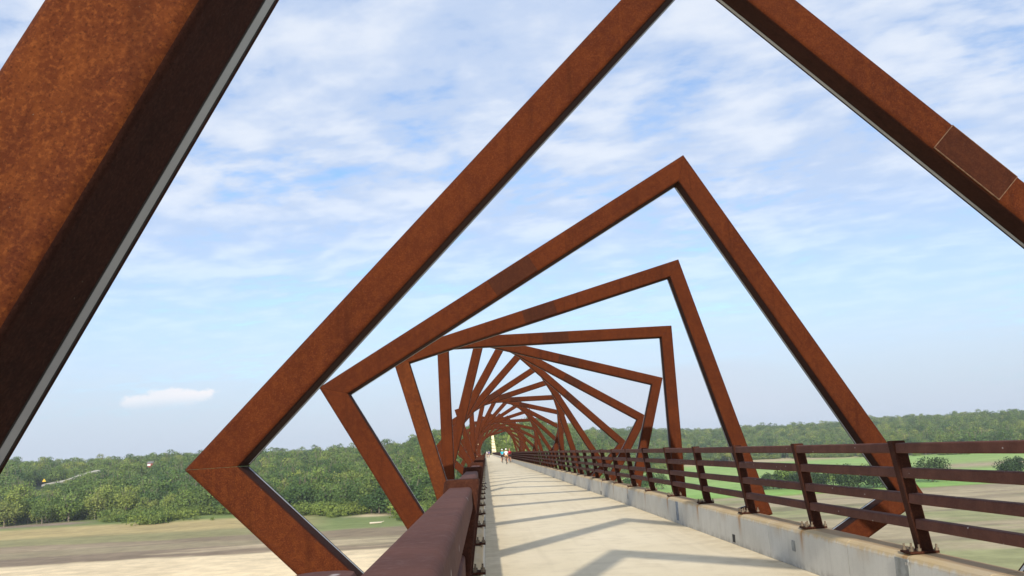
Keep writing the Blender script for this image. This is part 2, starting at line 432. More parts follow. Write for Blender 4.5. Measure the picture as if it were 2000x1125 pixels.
def build_ground():
    az = np.concatenate([np.arange(-180, -60, 6), np.arange(-60, -31, 1.0), np.arange(-31, 36, .14), np.arange(36, 60, 1.0), np.arange(60, 180, 6)])
    rr = np.concatenate([[0.5, 20, 60, 120, 180, 220], np.geomspace(240, 1500, 250), np.geomspace(1512, 3200, 50), [3600, 4200, 5200, 7000, 10000]])
    A, Q = np.meshgrid(np.radians(az), rr)
    x = (Q * np.sin(A)).ravel(); y = (Q * np.cos(A)).ravel(); z = terrain(x, y)
    z = np.where(y < 200, FLOOR, z)
    na, nr = len(az), len(rr)
    i = np.arange(nr - 1)[:, None] * na; j = np.arange(na)[None, :]; j2 = (j + 1) % na
    F = np.stack([i + j, i + na + j, i + na + j2, i + j2], -1).reshape(-1, 4)
    me = bpy.data.meshes.new('ground')
    me.from_pydata(np.stack([x, y, z], 1).tolist(), [], F.tolist())
    col = ground_colors(x, y)
    ca_ = me.color_attributes.new('cover', 'FLOAT_COLOR', 'POINT')
    ca_.data.foreach_set('color', np.concatenate([col, np.ones((len(x), 1))], 1).astype(np.float32).ravel())
    for f in me.polygons: f.use_smooth = True
    me.update()
    if me.polygons[5000].normal.z < 0: me.flip_normals()
    o = link('ground', me, M['ground']); o['kind'] = 'structure'
build_ground()


def tz(x, y): return float(terrain(np.array([x]), np.array([y]))[0])


# ------------------------------------------------------------------ deck, kerbs, railings
XL, XR = -0.075, 3.555                         # faces of the two kerbs
Y0, Y1 = -4.0, 526.0
bm = bmesh.new(); box(bm, XL - .25, XR + .25, Y0, Y1, -.42, 0.0)
o = link('bridge_deck', mesh_from_bm(bm, 'bridge_deck'), M['deck']); o['kind'] = 'structure'
for gx in (.35, 3.1):
    g = link('girder', boxmesh('girder', gx - .25, gx + .25, Y0, Y1, -2.2, -.425), M['girder'], o)
# path on the bluff beyond the bridge
pts = [(Y1 + i * 12.0) for i in range(1, 16)]
me = bpy.data.meshes.new('path')
V = [(XL - .3, Y1, -.02), (XR + .3, Y1, -.02)]
for y in pts: V += [(XL - .3 - (y - Y1) * .02, y, -.03 + max(0, tz(1.7, y) + .25 + .03) * min(1, (y - Y1) / 40)), (XR + .3 - (y - Y1) * .02, y, -.03 + max(0, tz(1.7, y) + .28) * min(1, (y - Y1) / 40))]
me.from_pydata(V, [], [(2 * i, 2 * i + 1, 2 * i + 3, 2 * i + 2) for i in range(len(pts))])
o = link('path', me, M['deck']); o['kind'] = 'structure'

SP = 2.65                                      # post spacing


def kerb_section(sgn):
    """x measured outwards from the inner face"""
    return [(sgn * a, b) for a, b in ((0, .004), (0, .40), (.012, .432), (.04, .450), (.265, .458), (.29, .448), (.29, -.40), (.252, -.40), (.252, .004))]


def kerb_mesh(sgn, L):
    bm = bmesh.new(); s = kerb_section(sgn)
    a = [bm.verts.new((x, 0, z)) for x, z in s]; b = [bm.verts.new((x, L, z)) for x, z in s]
    n = len(s)
    for i in range(n): bm.faces.new((a[i], a[(i + 1) % n], b[(i + 1) % n], b[i]))
    bm.faces.new(a); bm.faces.new(b[::-1])
    return mesh_from_bm(bm, 'panel')


KERB = {}
for side, sgn, x0, ph, lab in (('left', -1, XL, 9.49 + .52, 'low concrete kerb wall under the near left railing, seen from above'),
                               ('right', 1, XR, 9.49, 'stained grey concrete kerb wall under the right railing')):
    k = thing('kerb_wall', lab, 'kerb', (x0, 0, 0), 'kerb walls of the walkway'); KERB[side] = k
    pm = kerb_mesh(sgn, SP - .012)
    first = ph - 5 * SP
    for i in range(46):
        link('panel', pm, M['kerb'], k).location = (0, first + i * SP, 0)
    ys = first + 46 * SP
    link('panel', kerb_mesh(sgn, Y1 - ys), M['kerb'], k).location = (0, ys, 0)
k = KERB['right']
def fixture(name, y0, y1, z0, z1, m, d=.012, parent=k, sg=-1):
    return link(name, boxmesh(name, min(0, sg * d), max(0, sg * d), y0, y1, z0, z1), m, parent)
fixture('drain_slot', 13.80, 13.94, .03, .14, M['black'], .004)
fixture('cover_plate', 11.10, 11.22, .18, .30, M['plate'], .006)
h = fixture('access_hatch', 8.10, 8.36, .20, .415, M['plate'], .012)
for zz_ in (.25, .385): link('clip', boxmesh('clip', -.03, -.0125, 8.075, 8.115, zz_ - .012, zz_ + .012), M['chrome'], h)
fixture('mortar_patch', 17.76, 17.99, .06, .405, M['slate'], .003)
fixture('cover_plate', 24.0, 24.12, .16, .29, M['plate'], .006)
fixture('drain_slot', 29.6, 29.78, .03, .13, M['black'], .004)
s_ = fixture('cable_slot', 16.6, 17.5, .20, .34, M['plate'], .014, KERB['left'], 1)
link('slot_opening', boxmesh('slot_opening', .0145, .017, 16.72, 17.38, .225, .315), M['black'], s_)

RZ = [1.352, 1.139, .920, .703]                # rail heights
LEAN = .145


def rail_x(side, z): return 3.62 + (1.352 - z) * LEAN if side == 'right' else -.09 - (1.352 - z) * LEAN


def rail_mesh(w, L):
    bm = bmesh.new(); sec = [(a - w / 2, b - w / 2) for a, b in rrect(w, w, .012, 3, .002)]; n = len(sec)
    rings = []
    for y in (0, L):
        rings.append([bm.verts.new((a, y, b)) for a, b in sec])
    for i in range(n): bm.faces.new((rings[0][i], rings[0][(i + 1) % n], rings[1][(i + 1) % n], rings[1][i]))
    bm.faces.new(rings[0]); bm.faces.new(rings[1][::-1])
    return mesh_from_bm(bm, 'rail', 50)


def post_mesh(sgn):
    """leaning steel post; origin on the kerb top, leaning inwards (towards -sgn)"""
    bm = bmesh.new(); hgt = 1.352 + .068 - .482
    sec = [(a - .058, b - .06) for a, b in rrect(.116, .12, .014, 3, .002)]; n = len(sec); rings = []
    for z in (0, hgt - .008, hgt):
        s = 1 if z < hgt else .93
        rings.append([bm.verts.new((a * s - sgn * LEAN * z, b * s, z)) for a, b in sec])
    for p, q_ in zip(rings, rings[1:]):
        for i in range(n): bm.faces.new((p[i], p[(i + 1) % n], q_[(i + 1) % n], q_[i]))
    bm.faces.new(rings[0][::-1]); bm.faces.new(rings[-1])
    return mesh_from_bm(bm, 'post', 50)


bm = bmesh.new(); tube(bm, (0, 0, 0), (0, 0, .055), .009, n=6); tube(bm, (0, 0, 0), (0, 0, .022), .02, n=6)
bolt_me = mesh_from_bm(bm, 'bolt')
for side, sgn, ph, lab in (('left', -1, .52, 'near left railing in purple-brown steel, its top rail sweeping up from the bottom edge'),
                           ('right', 1, 8.20, 'right railing of four brown steel rails on leaning posts')):
    xb = rail_x(side, .480)
    rl = thing('railing', lab, 'railing', (xb, 0, .457), 'railings of the walkway')
    rm = rail_mesh(.088 if side == 'right' else .080, Y1 - Y0)
    rl_mat = M['rail']
    for z in RZ:
        rr_ = link('rail', rm, rl_mat, rl); rr_.location = (rail_x(side, z) - xb, Y0, z - .457)
    if side == 'left':
        bm = bmesh.new(); sec = rrect(.062, .40, .024, 4, .002); n = len(sec)
        rg = [[bm.verts.new((a - .031, b, z)) for a, b in sec] for z in (0, .026, .032)]
        for v in rg[2]: v.co.x *= .9; v.co.y = .2 + (v.co.y - .2) * .985
        for p, q_ in zip(rg, rg[1:]):
            for i in range(n): bm.faces.new((p[i], p[(i + 1) % n], q_[(i + 1) % n], q_[i]))
        bm.faces.new(rg[0][::-1]); bm.faces.new(rg[2])
        link('rail_bracket', mesh_from_bm(bm, 'rail_bracket', 50), M['rail'], rl).location = (-.158 - xb, .55, 1.394 - .032 - .457)
    pm = post_mesh(sgn)
    pl = boxmesh('base_plate', -.17 if sgn > 0 else -.085, .085 if sgn > 0 else .17, -.10, .10, 0, .020)
    n0 = -int((ph - Y0) // SP)
    ys = [ph + i * SP for i in range(n0, int((Y1 - ph) / SP))]
    for i, y in enumerate(ys[:66]):
        po = link('post', pm, M['rust_post'], rl); po.location = (0, y, .0215)
        bp = link('base_plate', pl, M['rust_post'], po); bp.location = (0, 0, -.0195)
        if y < 32:
            for bx, by in ((-.145, -.07), (-.145, .07), (-.08, -.075), (-.08, .075), (.07, -.08), (.07, .08)):
                link('bolt', bolt_me, M['bolt'], po).location = (sgn * bx, by, 0.0005)
    bm = bmesh.new()
    for y in ys[66:]:
        h_ = 1.352 + .068 - .482
        v = [bm.verts.new((a - sgn * LEAN * z, y + b, z + .0215)) for z in (0, h_) for a, b in ((-.049, -.06), (.049, -.06), (.049, .06), (-.049, .06))]
        for f in ((0, 3, 2, 1), (4, 5, 6, 7), (0, 1, 5, 4), (1, 2, 6, 5), (2, 3, 7, 6), (3, 0, 4, 7)): bm.faces.new([v[i] for i in f])
    o = link('far_posts', mesh_from_bm(bm, 'far_posts'), M['rust_post'], rl); o['kind'] = 'stuff'

# ------------------------------------------------------------------ the turning square frames
FW, FD = .2924, .3284                          # face width and depth of a frame member
BEND = .042
FR = [(105.62, 1.7735, 3.0800, 2.8301, 1.9434, 1.6707), (90.82, 7.2619, 3.0935, 2.8718, 1.9169, 1.7033), (75.34, 12.8240, 3.0678, 2.8960, 1.8726, 1.5448),
      (60.54, 18.4880, 3.0672, 2.6795, 1.8807, 1.7818), (45.36, 23.9172, 3.0618, 2.8269, 1.9551, 1.6670), (29.06, 29.4288, 3.0440, 2.8395, 2.0284, 1.6553),
      (13.93, 34.9464, 3.1130, 2.8542, 1.9827, 1.6739), (1.18, 40.4948, 3.0913, 2.8444, 1.9598, 1.6730)]
NF = 28
for k in range(8, NF): FR.append((45.36 - 15.02 * (k - 4), 23.917 + 5.533 * (k - 4), 3.08, 2.835, 1.95, 1.671))


def beam_mesh(half, norm):
    """member lying along x, outer face at z = norm, mitred at both ends against its neighbours"""
    bm = bmesh.new(); sec = rrect(FW, FD, BEND, 5, .003); n = len(sec); rings = []
    bad = [j for j, (a, b) in enumerate(sec) if a < BEND + .004 and b > FD - BEND - .004]
    sec = [v for j, v in enumerate(sec) if j not in bad]; sec[bad[0]:bad[0]] = [(.004, FD), (0, FD), (0, FD - .004)]; n = len(sec)
    for s in (-1, 1):
        ring = []
        for a, b in sec:
            zz_ = norm - FW + a
            ring.append(bm.verts.new((s * (half - (norm - zz_) - .0018), b, zz_)))
        rings.append(ring)
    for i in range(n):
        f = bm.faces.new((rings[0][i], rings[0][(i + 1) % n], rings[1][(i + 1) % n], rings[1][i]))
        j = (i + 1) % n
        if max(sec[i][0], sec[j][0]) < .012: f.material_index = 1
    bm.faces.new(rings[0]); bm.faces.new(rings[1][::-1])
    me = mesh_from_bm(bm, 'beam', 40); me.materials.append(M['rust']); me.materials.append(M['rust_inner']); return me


def strip_mesh(half, norm):
    z = norm - FW; e = half - FW
    bm = bmesh.new(); box(bm, -e + .02, e - .02, (.865 * FD) - .0195, (.865 * FD) + .0195, z - .0010, z + .01)
    return mesh_from_bm(bm, 'light_strip')


def groove_mesh(half, norm):  # dark strips standing in for the shadow in the recess beside the light strip
    z = norm - FW; e = half - FW; bm = bmesh.new()
    box(bm, -e + .02, e - .02, (.865 * FD) - .029, (.865 * FD) - .0225, z - .0007, z + .01)
    box(bm, -e + .02, e - .02, (.865 * FD) + .0225, (.865 * FD) + .029, z - .0007, z + .01)
    return mesh_from_bm(bm, 'recess_shade')


def splice_mesh(half, norm, f0, f1):
    a, b = -half + 2 * half * f0, -half + 2 * half * f1
    z0, z1 = norm - FW + .022, norm - .020
    bm = bmesh.new(); box(bm, a, b, -.006, .02, z0, z1); me = mesh_from_bm(bm, 'splice_plate')
    bm = bmesh.new(); w = .007
    box(bm, a - w, a, -.004, .02, z0, z1); box(bm, b, b + w, -.004, .02, z0, z1)
    box(bm, a - w, b + w, -.0035, .02, z0 - w, z0 - .0005); box(bm, a - w, b + w, -.0035, .02, z1 + .0005, z1 + w)
    return me, mesh_from_bm(bm, 'weld_seam')


ORD = ['first', 'second', 'third', 'fourth', 'fifth', 'sixth', 'seventh', 'eighth', 'ninth', 'tenth', 'eleventh', 'twelfth', 'thirteenth', 'fourteenth', 'fifteenth', 'sixteenth',
       'seventeenth', 'eighteenth', 'nineteenth', 'twentieth', 'twenty-first', 'twenty-second', 'twenty-third', 'twenty-fourth', 'twenty-fifth', 'twenty-sixth', 'twenty-seventh',
       'twenty-eighth', 'twenty-ninth', 'thirtieth', 'thirty-first', 'thirty-second', 'thirty-third', 'thirty-fourth', 'thirty-fifth', 'thirty-sixth', 'thirty-seventh']
LAB = {0: 'nearest rust-orange frame, its thick beam with a grey light strip crossing the left edge',
       1: 'big rust frame pointing its left corner at the woods, pale-edged splice plate on its right',
       2: 'rust-brown frame with its peaked top corner in open sky above the walkway',
       3: 'rust-brown frame nested just inside the peaked one, its top beam rising to the right',
       4: 'rust-brown frame standing almost square, with level top beam and upright sides',
       5: 'rust-brown frame just beyond the square-standing one, its top beam falling gently to the right',
       6: 'rust-brown frame whose top beam falls steeply to a right corner above the hills',
       7: 'rust-brown frame standing on its corner, right corner just above the right railing'}
cache = {}
for k, (a, y, A, B, cx, cz) in enumerate(FR):
    t = R(a - 45)
    if k < 8: lab = LAB[k]
    else:
        tilt = round(((a - 45) + 45) % 90 - 45)
        how = 'with a level top beam' if abs(tilt) < 8 else ('standing on its corner' if abs(tilt) > 37 else ('with a beam rising to the right overhead' if tilt > 0 else 'with a beam falling to the right overhead'))
        lab = f'{ORD[k]} rust-brown frame from the camera, {how}'
    fr = thing('steel_frame', lab, 'frame', (cx, y, cz), 'rusty square frames turning along the walkway')
    fr.rotation_euler = (0, -t, 0)
    key = (round(A, 3), round(B, 3))
    if key not in cache:
        cache[key] = [(beam_mesh(h_, n_), strip_mesh(h_, n_), groove_mesh(h_, n_), splice_mesh(h_, n_, .447, .557), splice_mesh(h_, n_, .485, .60)) for h_, n_ in ((A, B), (B, A))]
    # members in turn: left-to-top (0), top-to-right (1), right-to-bottom (2), bottom-to-left (3)
    up_i = 0 if k < 8 else min(range(4), key=lambda i: abs((((a - 45) - 90 * i) + 180) % 360 - 180))
    for i in range(4):
        bme, sme, gme, sp0, sp1 = cache[key][i % 2]
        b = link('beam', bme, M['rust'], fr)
        if (k, i) in ((0, 0), (1, 3), (3, 3)):
            b.data = bme.copy(); b.data.materials[0] = M['rust_mid' if k == 1 else 'rust_bright']
        b.rotation_euler = (0, R(90 * i), 0)
        link('light_strip', sme, M['strip'], b)
        if k < 12: link('recess_shade', gme, M['groove'], b)
        if (k == 1 and i == 1) or (k != 1 and k < 12 and i == up_i):
            s0, s1 = sp1 if k == 1 else sp0
            link('splice_plate', s0, M['rust_dark'], b)
            if k == 1: link('weld_seam', s1, M['weld'], b)

# ------------------------------------------------------------------ towers at the end of the bridge
def tower(x, lab):
    y = 520.0
    th = thing('tower', lab, 'tower', (x, y, -3.0), 'banded stone towers at the far end')
    sg = 1 if x > 1.7 else -1
    prof = [(-1.25, 0, 1.45), (-1.2, 4, 1.25), (-1.1, 8, .72), (-1.0, 14.6, .0)]
    bm = bmesh.new(); rings = []
    for a, z, b in prof: rings.append([bm.verts.new(p) for p in ((sg * a, -1.1, z), (sg * b, -1.1, z + .35), (sg * b, 1.1, z + .35), (sg * a, 1.1, z))])
    for p, q_ in zip(rings, rings[1:]):
        for i in range(4): bm.faces.new((p[i], p[(i + 1) % 4], q_[(i + 1) % 4], q_[i]))
    bm.faces.new(rings[0]); bm.faces.new(rings[-1])
    link('body', mesh_from_bm(bm, 'body'), M['tower'], th)
    for z, s, w in ((4.7, -.5, .28), (6.3, -.35, .42), (7.9, -.5, .30), (9.6, -.2, .26), (10.9, -.35, .4)):
        xl = np.interp(z, [p[1] for p in prof], [p[0] for p in prof]) - .02; xr = np.interp(z, [p[1] for p in prof], [p[2] for p in prof]) + .02
        bm = bmesh.new()
        v = [bm.verts.new(p) for yy in (-1.13, 1.13) for p in ((sg * xl, yy, z - s / 2), (sg * xr, yy, z + s / 2), (sg * xr, yy, z + s / 2 + w * .6), (sg * xl, yy, z - s / 2 + w))]
        for f in ((0, 1, 2, 3), (7, 6, 5, 4), (0, 4, 5, 1), (1, 5, 6, 2), (2, 6, 7, 3), (3, 7, 4, 0)): bm.faces.new([v[i] for i in f])
        link('band', mesh_from_bm(bm, 'band'), M['band'], th)
tower(4.7, 'cream stone tower with dark bands, right of the path at the far end')
tower(-3.6, 'cream stone tower glimpsed left of the path behind the frames')


# ------------------------------------------------------------------ trees
def crown_mesh(name, seed, h, w, lobes=12, leaves=46, size=.85, low=.25, shrub=False):
    g = np.random.default_rng(seed)
    V, Fc, T = [], [], []
    for _ in range(lobes):
        u = g.normal(size=3); u /= np.linalg.norm(u); rr = g.uniform(.25, .80)
        c = np.array([u[0] * w * .5 * rr, u[1] * w * .5 * rr, h * (low + (1 - low) * (.43 + .43 * u[2] * rr))])
        lr = g.uniform(.20, .34) * w
        lt = g.uniform(.05, .95)
        for _ in range(leaves):
            n = g.normal(size=3); n /= np.linalg.norm(n)
            if n[2] < -.35 and g.random() < .6: n[2] *= -1
            p = c + n * lr * g.uniform(.70, 1.12) * np.array([1, 1, .85])
            m = n + g.normal(size=3) * .36; m /= np.linalg.norm(m)
            a = np.cross(m, g.normal(size=3)); a /= np.linalg.norm(a); b = np.cross(m, a)
            s = size * g.uniform(.55, 1.25); s2 = s * g.uniform(.5, .9)
            i = len(V)
            V += [p + a * s * .5, p + b * s2 * .5 + m * .08 * s, p - a * s * .5, p - b * s2 * .5 - m * .05 * s]
            Fc.append((i, i + 1, i + 2, i + 3)); T.append(np.clip(lt * .72 + g.uniform(0, .28), 0, 1))
    me = bpy.data.meshes.new(name); me.from_pydata([tuple(v) for v in V], [], Fc)
    at = me.attributes.new('tint', 'FLOAT', 'FACE'); at.data.foreach_set('value', np.array(T, np.float32))
    me.materials.append(M['shrub' if shrub else 'leaf']); return me


def trunk_mesh(name, seed, h, w, fork=4):
    g = random.Random(seed); bm = bmesh.new()
    r = h * .021; tube(bm, (0, 0, -1.0), (g.uniform(-.2, .2), g.uniform(-.2, .2), h * .36), r * 1.35, r * .85, 7)
    for i in range(fork):
        a = i * 2 * math.pi / fork + g.uniform(-.4, .4); s = g.uniform(.22, .36)
        m = (math.cos(a) * w * s * .5, math.sin(a) * w * s * .5, h * g.uniform(.5, .62))
        tube(bm, (0, 0, h * g.uniform(.24, .34)), m, r * .65, r * .4, 5)
        tube(bm, m, (m[0] * 1.6, m[1] * 1.6, h * .82), r * .4, r * .12, 5)
    me = mesh_from_bm(bm, name); me.materials.append(M['bark']); return me


KIND = []   # (height, width, crown, trunk)
for i, (h, w, lob, low) in enumerate(((16, 13, 15, .16), (19, 13, 16, .20), (14, 13, 14, .14), (17, 11, 13, .18), (21, 15, 18, .20), (12, 10, 11, .10), (15, 14, 15, .15))):
    KIND.append((h, w, crown_mesh('crown', 100 + i, h, w, lob + 3, 84, 1.0, low * .3), trunk_mesh('trunk', 200 + i, h, w)))
SHR = [crown_mesh('shrub', 300 + i, 3.4 + i * .6, 5.5 + i, 7, 30, .75, .02, True) for i in range(3)]


M['leaf_dark'] = leafm('dark_oak_foliage', [(.030, .058, .026), (.045, .080, .030), (.038, .070, .034), (.055, .092, .034)])
for i, (h, w) in enumerate(((15.5, 18), (12.5, 13), (13.5, 12))):
    cm_ = crown_mesh('crown', 150 + i, h, w, 24, 95, 1.0, .06); cm_.materials[0] = M['leaf_dark']
    KIND.append((h, w, cm_, trunk_mesh('trunk', 250 + i, h * .9, w)))
NK = 7


def near_tree(x, y, ki, s, label, group=None, name='tree', cat='tree'):
    h, w, cr, tr = KIND[ki]
    o = thing(name, label, cat, (x, y, tz(x, y)), group); o.rotation_euler = (0, 0, rng.uniform(0, 6.28)); o.scale = (s * rng.uniform(.92, 1.1), s * rng.uniform(.92, 1.1), s)
    link('crown', cr, None, o); link('trunk', tr, None, o)
    return o


cand = []
def scatter(t0, t1, ymin_off, ymax, sp):
    y = 400.0
    while y < ymax:
        x = t0 * y
        while x < t1 * y:
            px, py = x + rng.uniform(-.5, .5) * sp, y + rng.uniform(-.5, .5) * sp
            t = px / py
            if t0 < t < t1: cand.append((px, py))
            x += sp
        y += sp
scatter(-.56, .0, 0, 1450, 8.6)
scatter(.0, .70, 0, 2250, 10.5)
pts = np.array(cand); tt = pts[:, 0] / pts[:, 1]
dens = fbm(pts[:, 0], pts[:, 1], 60, 81)
inwood = pts[:, 1] > base_y(tt) + 6 + (fbm(pts[:, 0], pts[:, 1], 40, 91) - .5) * 30
inwood &= (np.abs(pts[:, 0] - 1.7) > np.where(pts[:, 1] < 640, 8 + (pts[:, 1] < 470) * 4, -1))
inwood &= (dens > .30)
# the crest hides what lies far behind it
L_ = np.interp(tt, T_K, L_K)
inwood &= pts[:, 1] < np.where(np.abs(tt) < .07, 1300, base_y(tt) + L_ * 1.12 + 60)
zt = terrain(pts[:, 0], pts[:, 1])
hs = nrng.uniform(.50, 1.30, len(pts)) * (0.82 + .5 * fbm(pts[:, 0], pts[:, 1], 110, 95))
ki = nrng.integers(0, NK, len(pts))
top = zt + np.array([k_[0] for k_ in KIND])[ki] * hs - EYE
# keep the strip of hillside road and the house in view
road_t = np.array([-.462, -.4573, -.4364, -.4235, -.410, -.402]); road_e = np.array([-.0095, -.0085, -.0054, -.0010, .0022, .0030])
ROADY = 1010.0
onroad = (tt > -.478) & (tt < -.400) & (pts[:, 1] < ROADY + 12) & (top / pts[:, 1] > np.interp(tt, road_t, road_e) + .0004)
onhouse = (np.abs(tt + .3498) < .011) & (pts[:, 1] < 1085) & (top / pts[:, 1] > .0040)
keep = inwood & ~onroad & ~onhouse
pts, tt, zt, hs, ki, top = pts[keep], tt[keep], zt[keep], hs[keep], ki[keep], top[keep]
app = np.array([k_[0] for k_ in KIND])[ki] * hs / pts[:, 1]
vis = ((tt > -.50) & (tt < -.035)) | ((tt > .06) & (tt < .61))
order = np.argsort(-(app * vis))
NNEAR = 240
near = set(order[:NNEAR].tolist())
ADJ = ['broad', 'tall', 'round', 'slender', 'towering', 'small', 'spreading']
LM = [(-.47, 'at the far left edge'), (-.40, 'below the pale hillside road'), (-.34, 'below the red hillside house'), (-.29, 'just left of the big pointing frame corner'), (-.25, 'behind the big pointing frame corner'),
      (-.205, 'left in the big corner opening'), (-.165, 'right in the big corner opening'), (-.125, "behind the peaked frame's left corner"), (-.085, 'right of the bare cut bank'), (-.02, 'close beside the left railing'),
      (.20, 'just right of the bridge'), (.35, 'behind the rails beyond the field'), (.48, 'behind the peaked frame, beyond the field'), (.7, 'beyond the field at the far right')]
for i in order[:NNEAR]:
    t = tt[i]; dep = pts[i, 1] - float(base_y(t))
    where = next(w for lim, w in LM if t < lim)
    row_ = 'along the front edge' if dep < 22 else ('one row into' if dep < 48 else 'deeper into')
    near_tree(pts[i, 0], pts[i, 1], int(ki[i]), hs[i], f'{ADJ[ki[i]]} tree {row_} of woods, {where}'.replace('into of', 'into the'), 'trees in the front of the woods')

# the woods behind: one mass of tree copies on points
def mass(name, P, scl, idx, protos):
    c = bpy.data.collections.new(name + '_kinds')
    for j, (m1, m2) in enumerate(protos):
        bm = bmesh.new(); bm.from_mesh(m1); nf = len(bm.faces)
        if m2 is not None:
            bm.from_mesh(m2)
        bm.faces.ensure_lookup_table()
        for f in bm.faces[nf:]: f.material_index = 1
        me = bpy.data.meshes.new(name); bm.to_mesh(me); bm.free()
        me.materials.append(m1.materials[0])
        if m2 is not None: me.materials.append(M['bark'])
        c.objects.link(bpy.data.objects.new(f'{name}_kind_{j:02d}', me))
    me = bpy.data.meshes.new(name); me.from_pydata(P.tolist(), [], [])
    n = len(P)
    me.attributes.new('idx', 'INT', 'POINT').data.foreach_set('value', idx.astype(np.int32))
    me.attributes.new('scl', 'FLOAT_VECTOR', 'POINT').data.foreach_set('vector', scl.astype(np.float32).ravel())
    rotv = np.zeros((n, 3), np.float32); rotv[:, 2] = nrng.uniform(0, 6.28, n)
    me.attributes.new('rotv', 'FLOAT_VECTOR', 'POINT').data.foreach_set('vector', rotv.ravel())
    o = link(name, me); o['kind'] = 'stuff'
    ng = bpy.data.node_groups.new(name, 'GeometryNodeTree')
    ng.interface.new_socket('Geometry', in_out='INPUT', socket_type='NodeSocketGeometry')
    ng.interface.new_socket('Geometry', in_out='OUTPUT', socket_type='NodeSocketGeometry')
    N = ng.nodes; Lk = ng.links
    gi = N.new('NodeGroupInput'); go = N.new('NodeGroupOutput'); iop = N.new('GeometryNodeInstanceOnPoints')
    ci = N.new('GeometryNodeCollectionInfo'); ci.inputs[0].default_value = c; ci.inputs['Separate Children'].default_value = True; ci.inputs['Reset Children'].default_value = True
    iop.inputs['Pick Instance'].default_value = True
    def na(nm, ty):
        a = N.new('GeometryNodeInputNamedAttribute'); a.data_type = ty; a.inputs['Name'].default_value = nm
        return [s for s in a.outputs if s.enabled and s.name == 'Attribute'][0]
    Lk.new(gi.outputs[0], iop.inputs['Points']); Lk.new(ci.outputs[0], iop.inputs['Instance'])
    Lk.new(na('idx', 'INT'), iop.inputs['Instance Index']); Lk.new(na('scl', 'FLOAT_VECTOR'), iop.inputs['Scale'])
    Lk.new(na('rotv', 'FLOAT_VECTOR'), iop.inputs['Rotation'])
    Lk.new(iop.outputs[0], go.inputs[0])
    md = o.modifiers.new('scatter', 'NODES'); md.node_group = ng
    return o
rest = np.array([i for i in range(len(pts)) if i not in near])
sc3 = hs[rest][:, None] * nrng.uniform(.9, 1.15, (len(rest), 3))
mass('woodland', np.stack([pts[rest, 0], pts[rest, 1], zt[rest]], 1), sc3, ki[rest], [(k_[2], k_[3]) for k_ in KIND[:NK]])

# low bushes along the edge of the woods
bp_ = []
for _ in range(11000):
    t = rng.uniform(-.52, .62); yb = float(base_y(t)); y = yb + rng.gauss(6, 22) if t < .2 else yb + rng.gauss(0, 6)
    if -.02 < t < .03: continue
    if t < -.40 and y < yb + 2: continue
    if -.14 < t < -.098 and y < 497: continue
    if fbm(np.array([t * y]), np.array([y]), 26, 19, 3)[0] < .47: continue
    bp_.append((t * y, y))
for _ in range(700):                                    # bushy shore on the left
    t = rng.uniform(-.37, -.20); y = rng.uniform(505, 560)
    if fbm(np.array([t * y]), np.array([y]), 30, 17)[0] > .50: bp_.append((t * y, y))
bp_ = np.array(bp_); bz = terrain(bp_[:, 0], bp_[:, 1])
s_ = .35 + 1.5 * nrng.random(len(bp_)) ** 2
mass('undergrowth', np.stack([bp_[:, 0], bp_[:, 1], bz - .2], 1), np.repeat(s_[:, None], 3, 1), nrng.integers(0, 3, len(bp_)), [(m, None) for m in SHR])

# single trees in the right-hand fields
near_tree(239, 503, 7, 1.05, 'big round dark lone tree standing at the edge of the green field on the right')
for j, (x, y, kk, s) in enumerate(((290, 520, 8, .85), (300, 528, 9, .85), (311, 524, 8, 1.0), (324, 534, 8, 1.05))):
    near_tree(x, y, kk, s, ['low rounded dark tree leading the clump at the right edge', 'second dark tree of the clump at the right edge, behind the top rail', 'taller dark tree near the end of the clump at the right edge',
                            'dark tree cut off by the right edge of the picture'][j], 'clump of dark trees at the right edge')
WH = ['leftmost of the row', 'near the left end of the row', 'left of the middle of the row', 'in the middle of the row', 'right of the middle of the row', 'near the right end of the row', 'last of the row, by the leaning beam']
for j in range(20):
    u = j / 19; x = 152 + 56 * u + rng.uniform(-1, 1); y = 518 - 44 * u + rng.uniform(-6, 6)
    near_tree(x, y, (8, 9, 5, 8, 2, 9)[j % 6], rng.uniform(.72, 1.0) * (.75 if j < 2 else 1), f"{('dark bushy', 'dark upright', 'small', 'dark broad', 'light round', 'dark narrow')[j % 6]} tree {WH[int(u * 6.99)]} behind the right rails", 'row of trees along the field edge')
for j in range(14):
    y = rng.uniform(505, 590); t = rng.uniform(.10, .185)
    gk = j % 7; near_tree(t * y, y, gk, rng.uniform(.6, .85), f"{('broad', 'tall', 'round', 'slender', 'towering', 'small', 'spreading')[gk]} green tree in the grove right of the bridge, {'nearer' if y < 545 else 'farther'} side", 'grove right of the bridge')

# ------------------------------------------------------------------ small far things
V = []
for t, e in zip(road_t, road_e):
    y = ROADY; V += [(t * y, y, EYE + e * y - 1.3), (t * (y + 10), y + 10, EYE + e * y + .3)]
me = bpy.data.meshes.new('road'); me.from_pydata(V, [], [(2 * i, 2 * i + 1, 2 * i + 3, 2 * i + 2) for i in range(len(road_t) - 1)])
bm = bmesh.new(); bm.from_mesh(me); ex = bmesh.ops.extrude_face_region(bm, geom=list(bm.faces))
for v in [g_ for g_ in ex['geom'] if isinstance(g_, bmesh.types.BMVert)]: v.co.z -= 7; v.co.y += 6
o = link('road', mesh_from_bm(bm, 'road'), M['road']); o['kind'] = 'structure'
y = 1000.0; t = -.4595
sg = thing('road_sign', 'small yellow sign beside the pale hillside road on the far left', 'sign', (t * y, y, EYE - .0063 * y - 4)); sg.scale = (1.35, 1.35, 1.35)
bm = bmesh.new(); v = [bm.verts.new(p) for p in ((-1.5, 0, 3), (1.5, 0, 3), (0, 0, 5.4), (-1.5, .1, 3), (1.5, .1, 3), (0, .1, 5.4))]
